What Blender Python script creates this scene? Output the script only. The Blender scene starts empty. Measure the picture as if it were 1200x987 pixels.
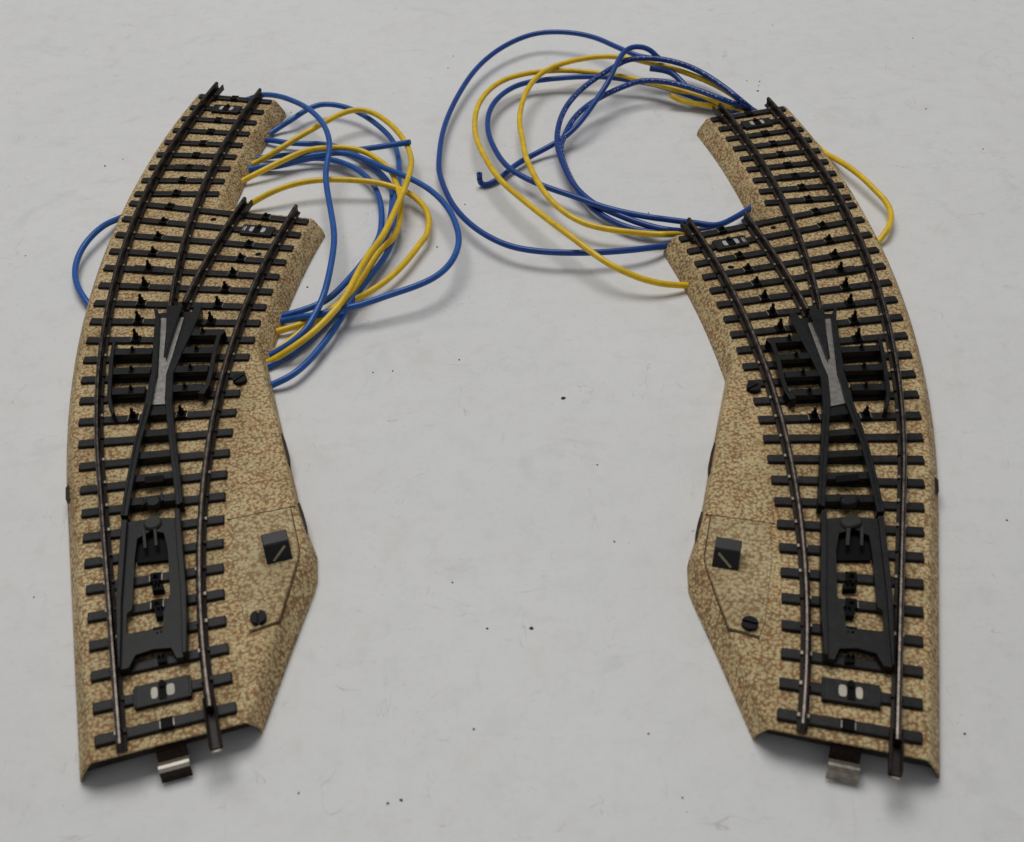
import bpy, bmesh, math, random
from mathutils import Vector, Matrix
random.seed(7)
S = 0.001                                   # everything below is measured in millimetres
sc = bpy.context.scene
COL = sc.collection

# ------------------------------------------------------------------ materials
def new_mat(name):
    m = bpy.data.materials.new(name); m.use_nodes = True
    nt = m.node_tree; b = nt.nodes['Principled BSDF']
    return m, nt, b

def N(nt, t, **k):
    n = nt.nodes.new(t)
    for a, v in k.items(): setattr(n, a, v)
    return n

def ramp(nt, stops, interp='LINEAR'):
    r = N(nt, 'ShaderNodeValToRGB'); cr = r.color_ramp; cr.interpolation = interp
    while len(cr.elements) > 1: cr.elements.remove(cr.elements[-1])
    cr.elements[0].position = stops[0][0]; cr.elements[0].color = stops[0][1]
    for p, c in stops[1:]:
        e = cr.elements.new(p); e.color = c
    return r

def c3(r, g, b): return (r, g, b, 1)
def lin(r, g, b):
    f = lambda v: (v/255/12.92 if v/255 <= .04045 else ((v/255+.055)/1.055)**2.4)
    return (f(r), f(g), f(b), 1)

def noise(nt, vec, scale, detail=2, rough=.5, dist=0):
    n = N(nt, 'ShaderNodeTexNoise'); n.inputs['Scale'].default_value = scale
    n.inputs['Detail'].default_value = detail; n.inputs['Roughness'].default_value = rough
    n.inputs['Distortion'].default_value = dist
    nt.links.new(vec, n.inputs['Vector']); return n

def mixc(nt, fac, a, b, mode='MIX'):
    m = N(nt, 'ShaderNodeMix', data_type='RGBA', blend_type=mode)
    for sock, v in ((m.inputs['Factor'], fac), (m.inputs['A'], a), (m.inputs['B'], b)):
        pass
    ia = [s for s in m.inputs if s.type == 'RGBA']
    f = m.inputs[0]
    if hasattr(fac, 'links') or hasattr(fac, 'is_linked'): nt.links.new(fac, f)
    else: f.default_value = fac
    for sock, v in ((ia[0], a), (ia[1], b)):
        if hasattr(v, 'is_linked'): nt.links.new(v, sock)
        else: sock.default_value = v
    return [s for s in m.outputs if s.type == 'RGBA'][0]

def ballast(name, light, mid, dark, cell=0.95, warm=1.0):
    m, nt, b = new_mat(name)
    tc = N(nt, 'ShaderNodeTexCoord'); vec = tc.outputs['Object']
    k = 1.0/S
    nd = noise(nt, vec, k/.8, 3, .6)
    vs = N(nt, 'ShaderNodeVectorMath', operation='SCALE'); vs.inputs['Scale'].default_value = 1.5*cell*S
    nt.links.new(nd.outputs['Color'], vs.inputs[0])
    va = N(nt, 'ShaderNodeVectorMath', operation='ADD'); nt.links.new(vec, va.inputs[0]); nt.links.new(vs.outputs[0], va.inputs[1])
    vo = N(nt, 'ShaderNodeTexVoronoi'); vo.inputs['Scale'].default_value = k/(1.12*cell); nt.links.new(va.outputs[0], vo.inputs['Vector'])
    nn = noise(nt, vec, k/(.9*cell+.15), 2, .6)
    ad = N(nt, 'ShaderNodeMath', operation='MULTIPLY_ADD'); ad.inputs[1].default_value = .42
    nt.links.new(nn.outputs[0], ad.inputs[0]); nt.links.new(vo.outputs['Distance'], ad.inputs[2])
    n0 = N(nt, 'ShaderNodeMath', operation='SUBTRACT'); n0.inputs[0].default_value = 1.21; nt.links.new(ad.outputs[0], n0.inputs[1])
    nb2 = noise(nt, vec, k/4.5, 2, .5)
    sh = N(nt, 'ShaderNodeMapRange'); sh.inputs['To Min'].default_value = -.10; sh.inputs['To Max'].default_value = .08; sh.inputs['From Min'].default_value = .3; sh.inputs['From Max'].default_value = .7
    nt.links.new(nb2.outputs[0], sh.inputs['Value'])
    n0b = N(nt, 'ShaderNodeMath', operation='ADD'); nt.links.new(n0.outputs[0], n0b.inputs[0]); nt.links.new(sh.outputs[0], n0b.inputs[1]); n0 = n0b
    r0 = ramp(nt, [(0.26, dark), (0.42, mid), (0.60, light), (0.9, light)])
    nt.links.new(n0.outputs[0], r0.inputs[0])
    # fine grain
    n1 = noise(nt, vec, k/0.45, 2, .6)
    r1 = ramp(nt, [(0.35, c3(.80, .77, .73)), (0.6, c3(1.06, 1.05, 1.02))])
    nt.links.new(n1.outputs[0], r1.inputs[0])
    col = mixc(nt, 1.0, r0.outputs[0], r1.outputs[0], 'MULTIPLY')
    # broad reddish and greenish drift of the printed pattern
    n2 = noise(nt, vec, k/5.5, 2, .5)
    r2 = ramp(nt, [(0.42, c3(0.98, 1.0, .97)), (0.68, c3(1.02, .94, .87))])
    nt.links.new(n2.outputs[0], r2.inputs[0])
    col = mixc(nt, 0.8*warm, col, r2.outputs[0], 'MULTIPLY')
    n2b = noise(nt, vec, k/1.7, 2, .5)
    r2b = ramp(nt, [(0.60, c3(1, 1, 1)), (0.72, c3(1.02, .80, .66))])
    nt.links.new(n2b.outputs[0], r2b.inputs[0])
    col = mixc(nt, .8, col, r2b.outputs[0], 'MULTIPLY')
    # grime of a used piece
    n3 = noise(nt, vec, k/16.0, 3, .6)
    r3 = ramp(nt, [(0.36, c3(.78, .75, .70)), (0.58, c3(1, 1, 1))])
    nt.links.new(n3.outputs[0], r3.inputs[0])
    col = mixc(nt, 1.0, col, r3.outputs[0], 'MULTIPLY')
    nt.links.new(col, b.inputs['Base Color'])
    b.inputs['Roughness'].default_value = .62
    b.inputs['Specular IOR Level'].default_value = .28
    bp = N(nt, 'ShaderNodeBump'); bp.inputs['Strength'].default_value = 1.0; bp.inputs['Distance'].default_value = .25*S
    nt.links.new(n0.outputs[0], bp.inputs['Height']); nt.links.new(bp.outputs[0], b.inputs['Normal'])
    return m

M_BED = ballast('printed ballast', lin(211, 195, 152), lin(182, 152, 113), lin(150, 118, 84), cell=.74)
M_COVER = ballast('printed ballast cover', lin(204, 190, 150), lin(182, 159, 120), lin(154, 128, 92), cell=.82, warm=.5)

def paint(name, col, rough=.45, spec=.4, var=.35, metal=0, vs=3.0, bump=.0, dust=0):
    m, nt, b = new_mat(name)
    tc = N(nt, 'ShaderNodeTexCoord')
    n = noise(nt, tc.outputs['Object'], 1/S/vs, 4, .65)
    lo = tuple(c*(1-var) for c in col[:3])+(1,); hi = tuple(min(1, c*(1+var)) for c in col[:3])+(1,)
    r = ramp(nt, [(0.3, lo), (0.7, hi)]); nt.links.new(n.outputs[0], r.inputs[0])
    colr = r.outputs[0]
    if dust:
        nd = noise(nt, tc.outputs['Object'], 1/S/1.3, 5, .72)
        rd = ramp(nt, [(0.50, c3(0, 0, 0)), (0.74, c3(1, 1, 1))]); nt.links.new(nd.outputs[0], rd.inputs[0])
        geo = N(nt, 'ShaderNodeNewGeometry'); sx = N(nt, 'ShaderNodeSeparateXYZ'); nt.links.new(geo.outputs['Normal'], sx.inputs[0])
        mu = N(nt, 'ShaderNodeMath', operation='MULTIPLY'); nt.links.new(rd.outputs[0], mu.inputs[0]); nt.links.new(sx.outputs[2], mu.inputs[1])
        m2 = N(nt, 'ShaderNodeMath', operation='MULTIPLY', use_clamp=True); m2.inputs[1].default_value = dust; nt.links.new(mu.outputs[0], m2.inputs[0])
        colr = mixc(nt, m2.outputs[0], colr, c3(.16, .135, .10))
    nt.links.new(colr, b.inputs['Base Color'])
    rr = N(nt, 'ShaderNodeMapRange'); rr.inputs['To Min'].default_value = rough*.8; rr.inputs['To Max'].default_value = min(1, rough*1.3)
    nt.links.new(n.outputs[0], rr.inputs['Value']); nt.links.new(rr.outputs[0], b.inputs['Roughness'])
    b.inputs['Metallic'].default_value = metal; b.inputs['Specular IOR Level'].default_value = spec
    if bump:
        n2 = noise(nt, tc.outputs['Object'], 1/S/.35, 3, .6)
        bp = N(nt, 'ShaderNodeBump'); bp.inputs['Strength'].default_value = bump; bp.inputs['Distance'].default_value = .08*S
        nt.links.new(n2.outputs[0], bp.inputs['Height']); nt.links.new(bp.outputs[0], b.inputs['Normal'])
    return m

M_SLEEPER = paint('dark sleeper paint', c3(.0135, .0120, .0125), .40, .18, .5, bump=.45, dust=.13)
M_UNDER = paint('bare dark bed inside and end shade', c3(.030, .024, .020), .7, .1, .5)  # bed underside, and the block standing in for shade at its near end
M_PLASTIC = paint('black moulded plastic', c3(.0065, .0070, .0076), .34, .18, .35, bump=.2, dust=.06)
M_TONGUE = paint('worn charcoal plastic', c3(.0100, .0104, .0104), .38, .18, .4, bump=.25, dust=.10)
M_GREY = paint('dull grey knob', c3(.030, .030, .026), .5, .2, .3)
M_STUD = paint('black contact stud', c3(.0035, .0035, .0035), .55, .08, .3)
M_WEB = paint('browned rail steel', c3(.018, .0115, .0095), .42, .22, .6, metal=.15, vs=1.5, dust=.07)
M_HEAD = paint('worn rail head steel', c3(.090, .076, .068), .26, .5, .5, metal=1.0, vs=2.0)
M_TIN = paint('bright tin', c3(.25, .235, .22), .34, .4, .2, metal=.8, vs=1.2)
M_SPRING = paint('lit spring steel lip', c3(.62, .57, .48), .3, .5, .1, metal=.9, vs=2.0)  # light falling on the left contact lip is put into this colour
M_SCREW = paint('blackened screw', c3(.009, .0095, .011), .45, .1, .3)
M_TINDULL = paint('tarnished tin', c3(.28, .25, .21), .45, .4, .4, metal=.75, vs=1.5)
M_CREAM = paint('cream contact pad', c3(.50, .46, .37), .5, .4, .18)
M_RUST_SHADE = paint('rusty and shaded spring steel', c3(.025, .014, .010), .5, .25, .6, metal=.4, vs=1.0)  # rust, and the shade painted on the left contact tongue's foot
M_JOINT = paint('brown joint line', c3(.075, .05, .03), .8, .1, .4)  # thin brown line along the edges of the drive cover
M_PAD = paint('worn tin pad', c3(.42, .41, .39), .45, .4, .25)
M_LEVER = paint('dark blue black lever plastic', c3(.013, .0135, .017), .36, .32, .3, bump=.15)
M_LINE = paint('yellowed white paint', c3(.36, .31, .20), .6, .3, .25)
M_COPPER = paint('copper strand', c3(.35, .16, .08), .4, .5, .3, metal=.9)

def wire_mat(name, col, printed=False):
    m, nt, b = new_mat(name)
    tc = N(nt, 'ShaderNodeTexCoord')
    n = noise(nt, tc.outputs['Object'], 1/S/4.0, 3, .6)
    r = ramp(nt, [(0.3, tuple(c*.82 for c in col[:3])+(1,)), (0.7, tuple(min(1, c*1.12) for c in col[:3])+(1,))])
    nt.links.new(n.outputs[0], r.inputs[0]); out = r.outputs[0]
    ng = noise(nt, tc.outputs['Object'], 1/S/1.8, 4, .7)
    rg = ramp(nt, [(0.56, c3(1, 1, 1)), (0.75, c3(.72, .68, .62))]); nt.links.new(ng.outputs[0], rg.inputs[0])
    out = mixc(nt, .8, out, rg.outputs[0], 'MULTIPLY')
    if printed:
        # a broken line of tiny white printing along one side: u = mm along, v = turn
        uv = N(nt, 'ShaderNodeUVMap'); uv.uv_map = 'along'
        sp = N(nt, 'ShaderNodeSeparateXYZ'); nt.links.new(uv.outputs[0], sp.inputs[0])
        cx = N(nt, 'ShaderNodeCombineXYZ'); nt.links.new(sp.outputs[0], cx.inputs[0])
        n2 = noise(nt, cx.outputs[0], .9, 1, .5)
        g = N(nt, 'ShaderNodeMath', operation='GREATER_THAN'); g.inputs[1].default_value = .53; nt.links.new(n2.outputs[0], g.inputs[0])
        d = N(nt, 'ShaderNodeMath', operation='SUBTRACT'); d.inputs[1].default_value = .13; nt.links.new(sp.outputs[1], d.inputs[0])
        a = N(nt, 'ShaderNodeMath', operation='ABSOLUTE'); nt.links.new(d.outputs[0], a.inputs[0])
        l = N(nt, 'ShaderNodeMath', operation='LESS_THAN'); l.inputs[1].default_value = .024; nt.links.new(a.outputs[0], l.inputs[0])
        mu = N(nt, 'ShaderNodeMath', operation='MULTIPLY'); nt.links.new(g.outputs[0], mu.inputs[0]); nt.links.new(l.outputs[0], mu.inputs[1])
        out = mixc(nt, mu.outputs[0], out, c3(.36, .43, .56))
    nt.links.new(out, b.inputs['Base Color'])
    b.inputs['Roughness'].default_value = .33; b.inputs['Specular IOR Level'].default_value = .45
    return m

M_BLUE = wire_mat('blue wire insulation', lin(29, 88, 166))
M_DEEP = wire_mat('deep blue wire insulation', lin(18, 68, 146))
M_PRINT = wire_mat('printed blue wire insulation', lin(14, 58, 134), True)
M_YELLOW = wire_mat('yellow wire insulation', lin(235, 194, 32))

def table_mat():
    m, nt, b = new_mat('pale worn table top')
    tc = N(nt, 'ShaderNodeTexCoord'); vec = tc.outputs['Object']
    k = 1/S
    n = noise(nt, vec, k/90, 4, .6)
    r = ramp(nt, [(0.3, lin(218, 217.5, 216.5)), (0.7, lin(224, 223.5, 222.5))]); nt.links.new(n.outputs[0], r.inputs[0])
    col = r.outputs[0]
    n2 = noise(nt, vec, k/7, 5, .7)
    r2 = ramp(nt, [(0.25, c3(.93, .93, .925)), (0.5, c3(1, 1, 1)), (0.8, c3(1.02, 1.02, 1.02))]); nt.links.new(n2.outputs[0], r2.inputs[0])
    col = mixc(nt, 1, col, r2.outputs[0], 'MULTIPLY')
    # grey smudges
    n3 = noise(nt, vec, k/26, 4, .65, .8)
    r3 = ramp(nt, [(0.60, c3(1, 1, 1)), (0.76, c3(.88, .88, .885))]); nt.links.new(n3.outputs[0], r3.inputs[0])
    col = mixc(nt, 1, col, r3.outputs[0], 'MULTIPLY')
    # pin-prick specks, two sizes
    for cellmm, r0_, r1_, lo, seed in ((4.2, .034, .062, .68, 0), (13.0, .016, .036, .5, 3.3)):
        mo = N(nt, 'ShaderNodeMapping'); mo.inputs['Location'].default_value = (seed*S*100, seed*S*57, 0); nt.links.new(vec, mo.inputs['Vector'])
        v = N(nt, 'ShaderNodeTexVoronoi'); v.inputs['Scale'].default_value = k/cellmm; nt.links.new(mo.outputs[0], v.inputs['Vector'])
        r4 = ramp(nt, [(r0_, c3(lo, lo*.985, lo*.97)), (r1_, c3(1, 1, 1))]); nt.links.new(v.outputs['Distance'], r4.inputs[0])
        n4 = noise(nt, mo.outputs[0], k/9, 2, .5)
        g = N(nt, 'ShaderNodeMapRange'); g.inputs['From Min'].default_value = .46; g.inputs['From Max'].default_value = .66
        nt.links.new(n4.outputs[0], g.inputs['Value'])
        col = mixc(nt, g.outputs[0], col, mixc(nt, 1, col, r4.outputs[0], 'MULTIPLY'))
    nw = noise(nt, vec, k/19, 4, .7, .6)
    rw = ramp(nt, [(0.57, c3(1, 1, 1)), (0.74, c3(.945, .925, .895))]); nt.links.new(nw.outputs[0], rw.inputs[0])
    col = mixc(nt, .85, col, rw.outputs[0], 'MULTIPLY')
    nf = noise(nt, vec, k/1.6, 3, .7)
    rf = ramp(nt, [(0.28, c3(.93, .93, .93)), (0.46, c3(1, 1, 1))]); nt.links.new(nf.outputs[0], rf.inputs[0])
    col = mixc(nt, .8, col, rf.outputs[0], 'MULTIPLY')
    # fine scratches: thin level lines of a stretched noise
    for rot, sx, sy, cellmm, seed in ((.5, .5, 1.3, 24, 0), (-.9, 1.2, .5, 17, 7)):
        mp = N(nt, 'ShaderNodeMapping'); mp.inputs['Rotation'].default_value = (0, 0, rot); mp.inputs['Scale'].default_value = (sx, sy, 1); mp.inputs['Location'].default_value = (seed*.03, seed*.02, 0)
        nt.links.new(vec, mp.inputs['Vector'])
        n5 = noise(nt, mp.outputs[0], k/cellmm, 3, .6, 1.0)
        r5 = ramp(nt, [(0.4955, c3(1, 1, 1)), (0.5, c3(.74, .73, .71)), (0.5045, c3(1, 1, 1))]); nt.links.new(n5.outputs[0], r5.inputs[0])
        n6 = noise(nt, mp.outputs[0], k/8, 3, .6)
        g6 = N(nt, 'ShaderNodeMapRange'); g6.inputs['From Min'].default_value = .53; g6.inputs['From Max'].default_value = .68
        nt.links.new(n6.outputs[0], g6.inputs['Value'])
        col = mixc(nt, g6.outputs[0], col, mixc(nt, 1, col, r5.outputs[0], 'MULTIPLY'))
    nt.links.new(col, b.inputs['Base Color'])
    b.inputs['Roughness'].default_value = .5; b.inputs['Specular IOR Level'].default_value = .3
    bp = N(nt, 'ShaderNodeBump'); bp.inputs['Strength'].default_value = .12; bp.inputs['Distance'].default_value = .1*S
    nb = noise(nt, vec, k/1.2, 3, .6); nt.links.new(nb.outputs[0], bp.inputs['Height']); nt.links.new(bp.outputs[0], b.inputs['Normal'])
    return m
M_TABLE = table_mat()

# ------------------------------------------------------------------ mesh helper
class MB:
    def __init__(s): s.v = []; s.f = []; s.m = []
    def add(s, vs, fs, mi=0):
        o = len(s.v); s.v += [tuple(v) for v in vs]
        for f in fs: s.f.append(tuple(o+i for i in f)); s.m.append(mi)
    def prism(s, poly, z0, z1, mi=0, inset=0):
        n = len(poly)
        s.add([(x, y, z0) for x, y in poly]+[(x, y, z1) for x, y in poly],
              [tuple(range(n-1, -1, -1)), tuple(range(n, 2*n))]+[(i, (i+1) % n, n+(i+1) % n, n+i) for i in range(n)], mi)
    def ring(s, outer, inner, z0, z1, mi=0):
        n = len(outer); vs = []
        for z in (z0, z1): vs += [(x, y, z) for x, y in outer]+[(x, y, z) for x, y in inner]
        fs = []
        for i in range(n):
            j = (i+1) % n
            fs += [(2*n+i, 2*n+j, 3*n+j, 3*n+i), (n+i, n+j, j, i), (i, j, 2*n+j, 2*n+i), (n+j, n+i, 3*n+i, 3*n+j)]
        s.add(vs, fs, mi)
    def bar(s, a, b, w, z0, z1, mi=0, w2=None):
        ax, ay = a; bx, by = b; d = math.hypot(bx-ax, by-ay); nx, ny = -(by-ay)/d*w/2, (bx-ax)/d*w/2
        k = 1 if w2 is None else w2/w
        s.prism([(ax-nx, ay-ny), (bx-nx*k, by-ny*k), (bx+nx*k, by+ny*k), (ax+nx, ay+ny)], z0, z1, mi)
    def ribbon(s, left, right, z0, z1, mi=0):
        n = len(left); vs = []
        for i in range(n): vs += [(*left[i], z0), (*right[i], z0), (*right[i], z1), (*left[i], z1)]
        fs = [(0, 1, 2, 3), tuple(4*(n-1)+k for k in (3, 2, 1, 0))]
        for i in range(n-1):
            for k in range(4): fs.append((4*i+k, 4*(i+1)+k, 4*(i+1)+(k+1) % 4, 4*i+(k+1) % 4))
        s.add(vs, fs, mi)
    def path(s, pts, w, z0, z1, mi=0):
        L, R = [], []
        for i, p in enumerate(pts):
            a = pts[max(0, i-1)]; b = pts[min(len(pts)-1, i+1)]
            d = math.hypot(b[0]-a[0], b[1]-a[1]); nx, ny = -(b[1]-a[1])/d, (b[0]-a[0])/d
            ww = w[i] if isinstance(w, (list, tuple)) else w
            L.append((p[0]+nx*ww/2, p[1]+ny*ww/2)); R.append((p[0]-nx*ww/2, p[1]-ny*ww/2))
        s.ribbon(L, R, z0, z1, mi)
    def sweep(s, pts, prof, mats):
        # prof: closed list of (offset to the right, z); pts: (x, y, nx, ny) with n pointing right
        n = len(prof); vs = []
        for x, y, nx, ny in pts: vs += [(x+nx*o, y+ny*o, z) for o, z in prof]
        for i in range(len(pts)-1):
            for k in range(n):
                j = (k+1) % n
                s_f = (i*n+k, (i+1)*n+k, (i+1)*n+j, i*n+j)
                s.f.append(tuple(len(s.v)+q for q in s_f)); s.m.append(mats[k])
        base = len(s.v); s.v += vs
        s.f.append(tuple(base+q for q in range(n))); s.m.append(mats[0])
        s.f.append(tuple(base+(len(pts)-1)*n+q for q in reversed(range(n)))); s.m.append(mats[0])
    def disc(s, c, r, z0, z1, n=24, mi=0, ch=0.25):
        rings = [(r, z0), (r, z1-ch), (r-ch, z1)]
        vs = []
        for rr, z in rings: vs += [(c[0]+rr*math.cos(2*math.pi*i/n), c[1]+rr*math.sin(2*math.pi*i/n), z) for i in range(n)]
        fs = [tuple(range(n-1, -1, -1)), tuple(range(2*n, 3*n))]
        for k in range(2):
            for i in range(n): fs.append((k*n+i, k*n+(i+1) % n, (k+1)*n+(i+1) % n, (k+1)*n+i))
        s.add(vs, fs, mi)

def link(name, mb, mats, parent, xf, bevel=0, seg=2, smooth=False):
    """one mesh object from the helper; xf maps local turnout mm to the object's mm"""
    me = bpy.data.meshes.new(name)
    me.from_pydata([tuple(c*S for c in xf(v)) for v in mb.v], [], mb.f)
    for m in (mats if isinstance(mats, (list, tuple)) else [mats]): me.materials.append(m)
    for p, i in zip(me.polygons, mb.m): p.material_index = i; p.use_smooth = smooth
    bm = bmesh.new(); bm.from_mesh(me); bmesh.ops.recalc_face_normals(bm, faces=bm.faces); bm.to_mesh(me); bm.free()
    o = bpy.data.objects.new(name, me); COL.objects.link(o)
    if parent: o.parent = parent
    if bevel:
        b = o.modifiers.new('bevel', 'BEVEL'); b.width = bevel*S; b.segments = seg; b.limit_method = 'ANGLE'; b.angle_limit = math.radians(35)
    return o

def tag(o, label=None, cat=None, group=None, kind=None):
    if label: o['label'] = label
    if cat: o['category'] = cat
    if group: o['group'] = group
    if kind: o['kind'] = kind

# ------------------------------------------------------------------ track geometry (mm)
def tpath(s, L, R, off):
    if s < L: return (off, s)
    a = (s-L)/R
    return (R*(1-math.cos(a))+off*math.cos(a), L+R*math.sin(a)-off*math.sin(a))
def tnorm(s, L, R):
    a = 0 if s < L else (s-L)/R
    return (math.cos(a), -math.sin(a))
def tinv(x, y, L, R):
    if y < L: return y, x
    return L+R*math.atan2(y-L, R-x), R-math.hypot(R-x, y-L)

class Side: pass
SL = Side(); SL.R1, SL.L, SL.R2 = 366.091, 76.885, 377.986
SL.sA = [1.8, 9.7, 17.7, 25.7, 33.6, 41.6, 49.6, 57.6, 65.6, 73.6, 81.7, 89.8, 97.9, 106.0, 114.2, 122.4, 130.7, 139.0, 147.3, 155.7, 164.2, 172.6, 181.2, 189.8, 198.5]
SL.sB = [1.3, 9.1, 16.9, 24.6, 32.4, 40.2, 47.9, 55.6, 63.4, 71.1, 78.8, 86.5, 94.2, 101.9, 109.5, 117.2, 124.8, 132.5, 140.1, 147.7, 155.3, 162.9, 170.5, 178.0, 185.6]
SL.sE = [203.7, 211.7, 219.7, 227.7, 235.7, 243.8, 251.9, 259.9, 268.0]
SL.pos = (-68.863, 132.445, 0.2830); SL.mir = 1
SR = Side(); SR.R1, SR.L, SR.R2 = 348.624, 74.528, 347.114
SR.sA = [6.1, 14.0, 21.8, 29.6, 37.5, 45.3, 53.1, 60.9, 68.7, 76.5, 84.3, 92.0, 99.8, 107.6, 115.4, 123.1, 130.9, 138.7, 146.5, 154.3, 162.1, 170.0, 177.8, 185.7, 193.6]
SR.sB = [5.3, 13.0, 20.7, 28.3, 35.9, 43.4, 50.8, 58.2, 65.6, 72.9, 80.2, 87.5, 94.7, 101.9, 109.0, 116.1, 123.2, 130.3, 137.4, 144.4, 151.4, 158.4, 165.4, 172.3, 179.3]
SR.sE = [197.9, 204.9, 211.9, 219.0, 226.0, 233.1, 240.2, 247.3, 254.5]
SR.pos = (61.865, 123.838, -0.2732); SR.mir = -1

def lerp_tab(x, a, b):
    if x <= a[0]: return b[0]+(x-a[0])*(b[5]-b[0])/(a[5]-a[0])
    if x >= a[-1]: return b[-1]+(x-a[-1])*(b[-1]-b[-6])/(a[-1]-a[-6])
    for i in range(len(a)-1):
        if x <= a[i+1]: return b[i]+(x-a[i])*(b[i+1]-b[i])/(a[i+1]-a[i])
def warp(v):
    """the right turnout is the mirror twin: carries a point of the left one to the same place along the right one's tracks"""
    x, y, z = v
    s, o = tinv(x, y, SL.L, SL.R2)
    a = tpath(lerp_tab(s, SL.sA+SL.sE, SR.sA+SR.sE), SR.L, SR.R2, o)
    s2, o2 = tinv(x, y, 0, SL.R1)
    b = tpath(lerp_tab(s2, SL.sB, SR.sB), 0, SR.R1, o2)
    da, db = abs(o)+.3, abs(o2)+.3
    w = db**4/(da**4+db**4)
    t = min(1, max(0, (s-197)/8)); w = w+(1-w)*t*t*(3-2*t) if o < 25 else w
    return (a[0]*w+b[0]*(1-w), a[1]*w+b[1]*(1-w), z)

Z_BED, Z_SL, Z_RAIL = 6.5, 7.35, 10.3
G = 8.7

def build_turnout(T, label):
    root = bpy.data.objects.new('track_turnout', None); COL.objects.link(root)
    root.empty_display_size = .02
    root.location = (T.pos[0]*S, T.pos[1]*S, 0); root.rotation_euler = (0, 0, T.pos[2])
    tag(root, label, 'railway turnout', 'pair of mirrored model railway turnouts')
    own = (lambda v: v) if T.mir == 1 else (lambda v: (-v[0], v[1], v[2]))            # tracks use this side's own curves
    frm = (lambda v: v) if T.mir == 1 else (lambda v: (lambda q: (-q[0], q[1], q[2]))(warp(v)))
    def part(name, mb, mats, xf=frm, parent=root, **k): return link(name, mb, mats, parent, xf, **k)
    A = lambda s, o: tpath(s, T.L, T.R2, o)
    B = lambda s, o: tpath(s, 0, T.R1, o)
    endE = T.sE[-1]+2.7; endI = T.sB[-1]+3.0; y0 = T.sA[0]-4.0
    # ---- ballast bed: top sheet with sloping sides, open at the three track ends
    top, gnd, kind = [], [], []
    def rs(pts, n):
        d = [0]
        for i in range(1, len(pts)): d.append(d[-1]+math.hypot(pts[i][0]-pts[i-1][0], pts[i][1]-pts[i-1][1]))
        out = []
        for k in range(n):
            t = d[-1]*k/(n-1)
            for i in range(1, len(pts)):
                if t <= d[i]+1e-9:
                    u = (t-d[i-1])/(d[i]-d[i-1]); out.append((pts[i-1][0]+(pts[i][0]-pts[i-1][0])*u, pts[i-1][1]+(pts[i][1]-pts[i-1][1])*u)); break
        return out
    def seg(tp, gp, k, n):
        a, b = rs(tp, n), rs(gp, n)
        for i in range(n-1): top.append(a[i]); gnd.append(b[i]); kind.append(k)
    f = lambda x, y: (lambda q: (q[0], q[1]))((x, y, 0) if T.mir == 1 else warp((x, y, 0)))
    TO, GO = 15.2, 18.3; TI, GI = 14.0, 17.1
    ss = lambda a, b, n: [a+(b-a)*i/n for i in range(n+1)]
    seg([A(s, -TO) for s in ss(y0, endE, 60)], [A(s, -GO) for s in ss(y0+.6, endE+.6, 60)], 1, 61)
    seg([A(endE, o) for o in (-TO, TI)], [A(endE+.6, o) for o in (-GO, GI)], 0, 5)
    def notch(off, e):
        s = endE
        while True:
            x, y = A(s, off); sb, ob = tinv(x, y, 0, T.R1)
            if sb <= e: return s
            s -= .05
    st, sg = notch(TI, endI), notch(GI, endI+.6)
    seg([A(s, TI) for s in ss(endE, st, 24)], [A(s, GI) for s in ss(endE+.6, sg, 24)], 1, 25)
    seg([A(st, TI), B(endI, TI)], [A(sg, GI), B(endI+.6, GI)], 0, 9)
    def cross(off, x):                       # where the inner edge runs out into the drive box
        s = endI
        while True:
            q = B(s, off); w = f(x, q[1])
            if q[0] <= f(x, s*.98)[0] if T.mir == 1 else q[0] <= f(x, s*1.04)[0]: return s
            s -= .05
            if s < 60: return s
    xt, xg = 34.3, 35.8
    bt = cross(TI, xt); bg = cross(GI, xg)
    pt = [B(s, TI) for s in ss(endI, bt, 30)]; pg = [B(s, GI) for s in ss(endI+.6, bg, 30)]
    seg(pt, pg, 1, 31)
    seg([pt[-1], f(34.3, 84), f(34.2, 52), f(34.3, 42)], [pg[-1], f(35.4, 84), f(35.2, 52), f(36.2, 41)], 1, 16)
    seg([f(34.3, 42), f(33.4, 37), f(25.4, 21), f(21.6, 13.2), f(14.9, -2.4)], [f(36.2, 41), f(34.8, 33), f(25.9, 15.8), f(22.5, 9.0), f(17.3, -1.4)], 1, 14)
    seg([f(14.9, -2.4), A(y0, -TO)], [f(17.3, -1.4), A(y0+.6, -GO)], 0, 9)
    n = len(top); mb = MB()
    mb.v = [(x, y, Z_BED) for x, y in top]+[(x*.93+u*.07, y*.93+v*.07, 1.9) for (u, v), (x, y) in zip(top, gnd)]+[(x, y, 0.05) for x, y in gnd]
    mb.f = [tuple(range(n))]; mb.m = [0]
    for i in range(n):
        if kind[i]: j = (i+1) % n; mb.f += [(i, n+i, n+j, j), (n+i, 2*n+i, 2*n+j, n+j)]; mb.m += [0, 0]
    bed = part('ballast_bed', mb, [M_BED, M_UNDER], xf=own)
    me = bed.data
    if me.polygons[0].normal.z < 0: me.flip_normals()
    b = bed.modifiers.new('bevel', 'BEVEL'); b.width = .9*S; b.segments = 3; b.limit_method = 'ANGLE'; b.angle_limit = math.radians(25)
    so = bed.modifiers.new('sheet', 'SOLIDIFY'); so.thickness = .5*S; so.offset = -1; so.material_offset = 1; so.material_offset_rim = 0
    for p in me.polygons: p.use_smooth = False
    up_ = MB()  # added dark block: shade of the hollow near end as a solid
    q0 = [(-16.5, -1.0, 2.3), (15.6, -.7, 2.3), (14.0, -1.1, 5.8), (-14.6, -1.3, 5.8)]; q1 = [(x, y+16, z) for x, y, z in q0]
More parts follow.
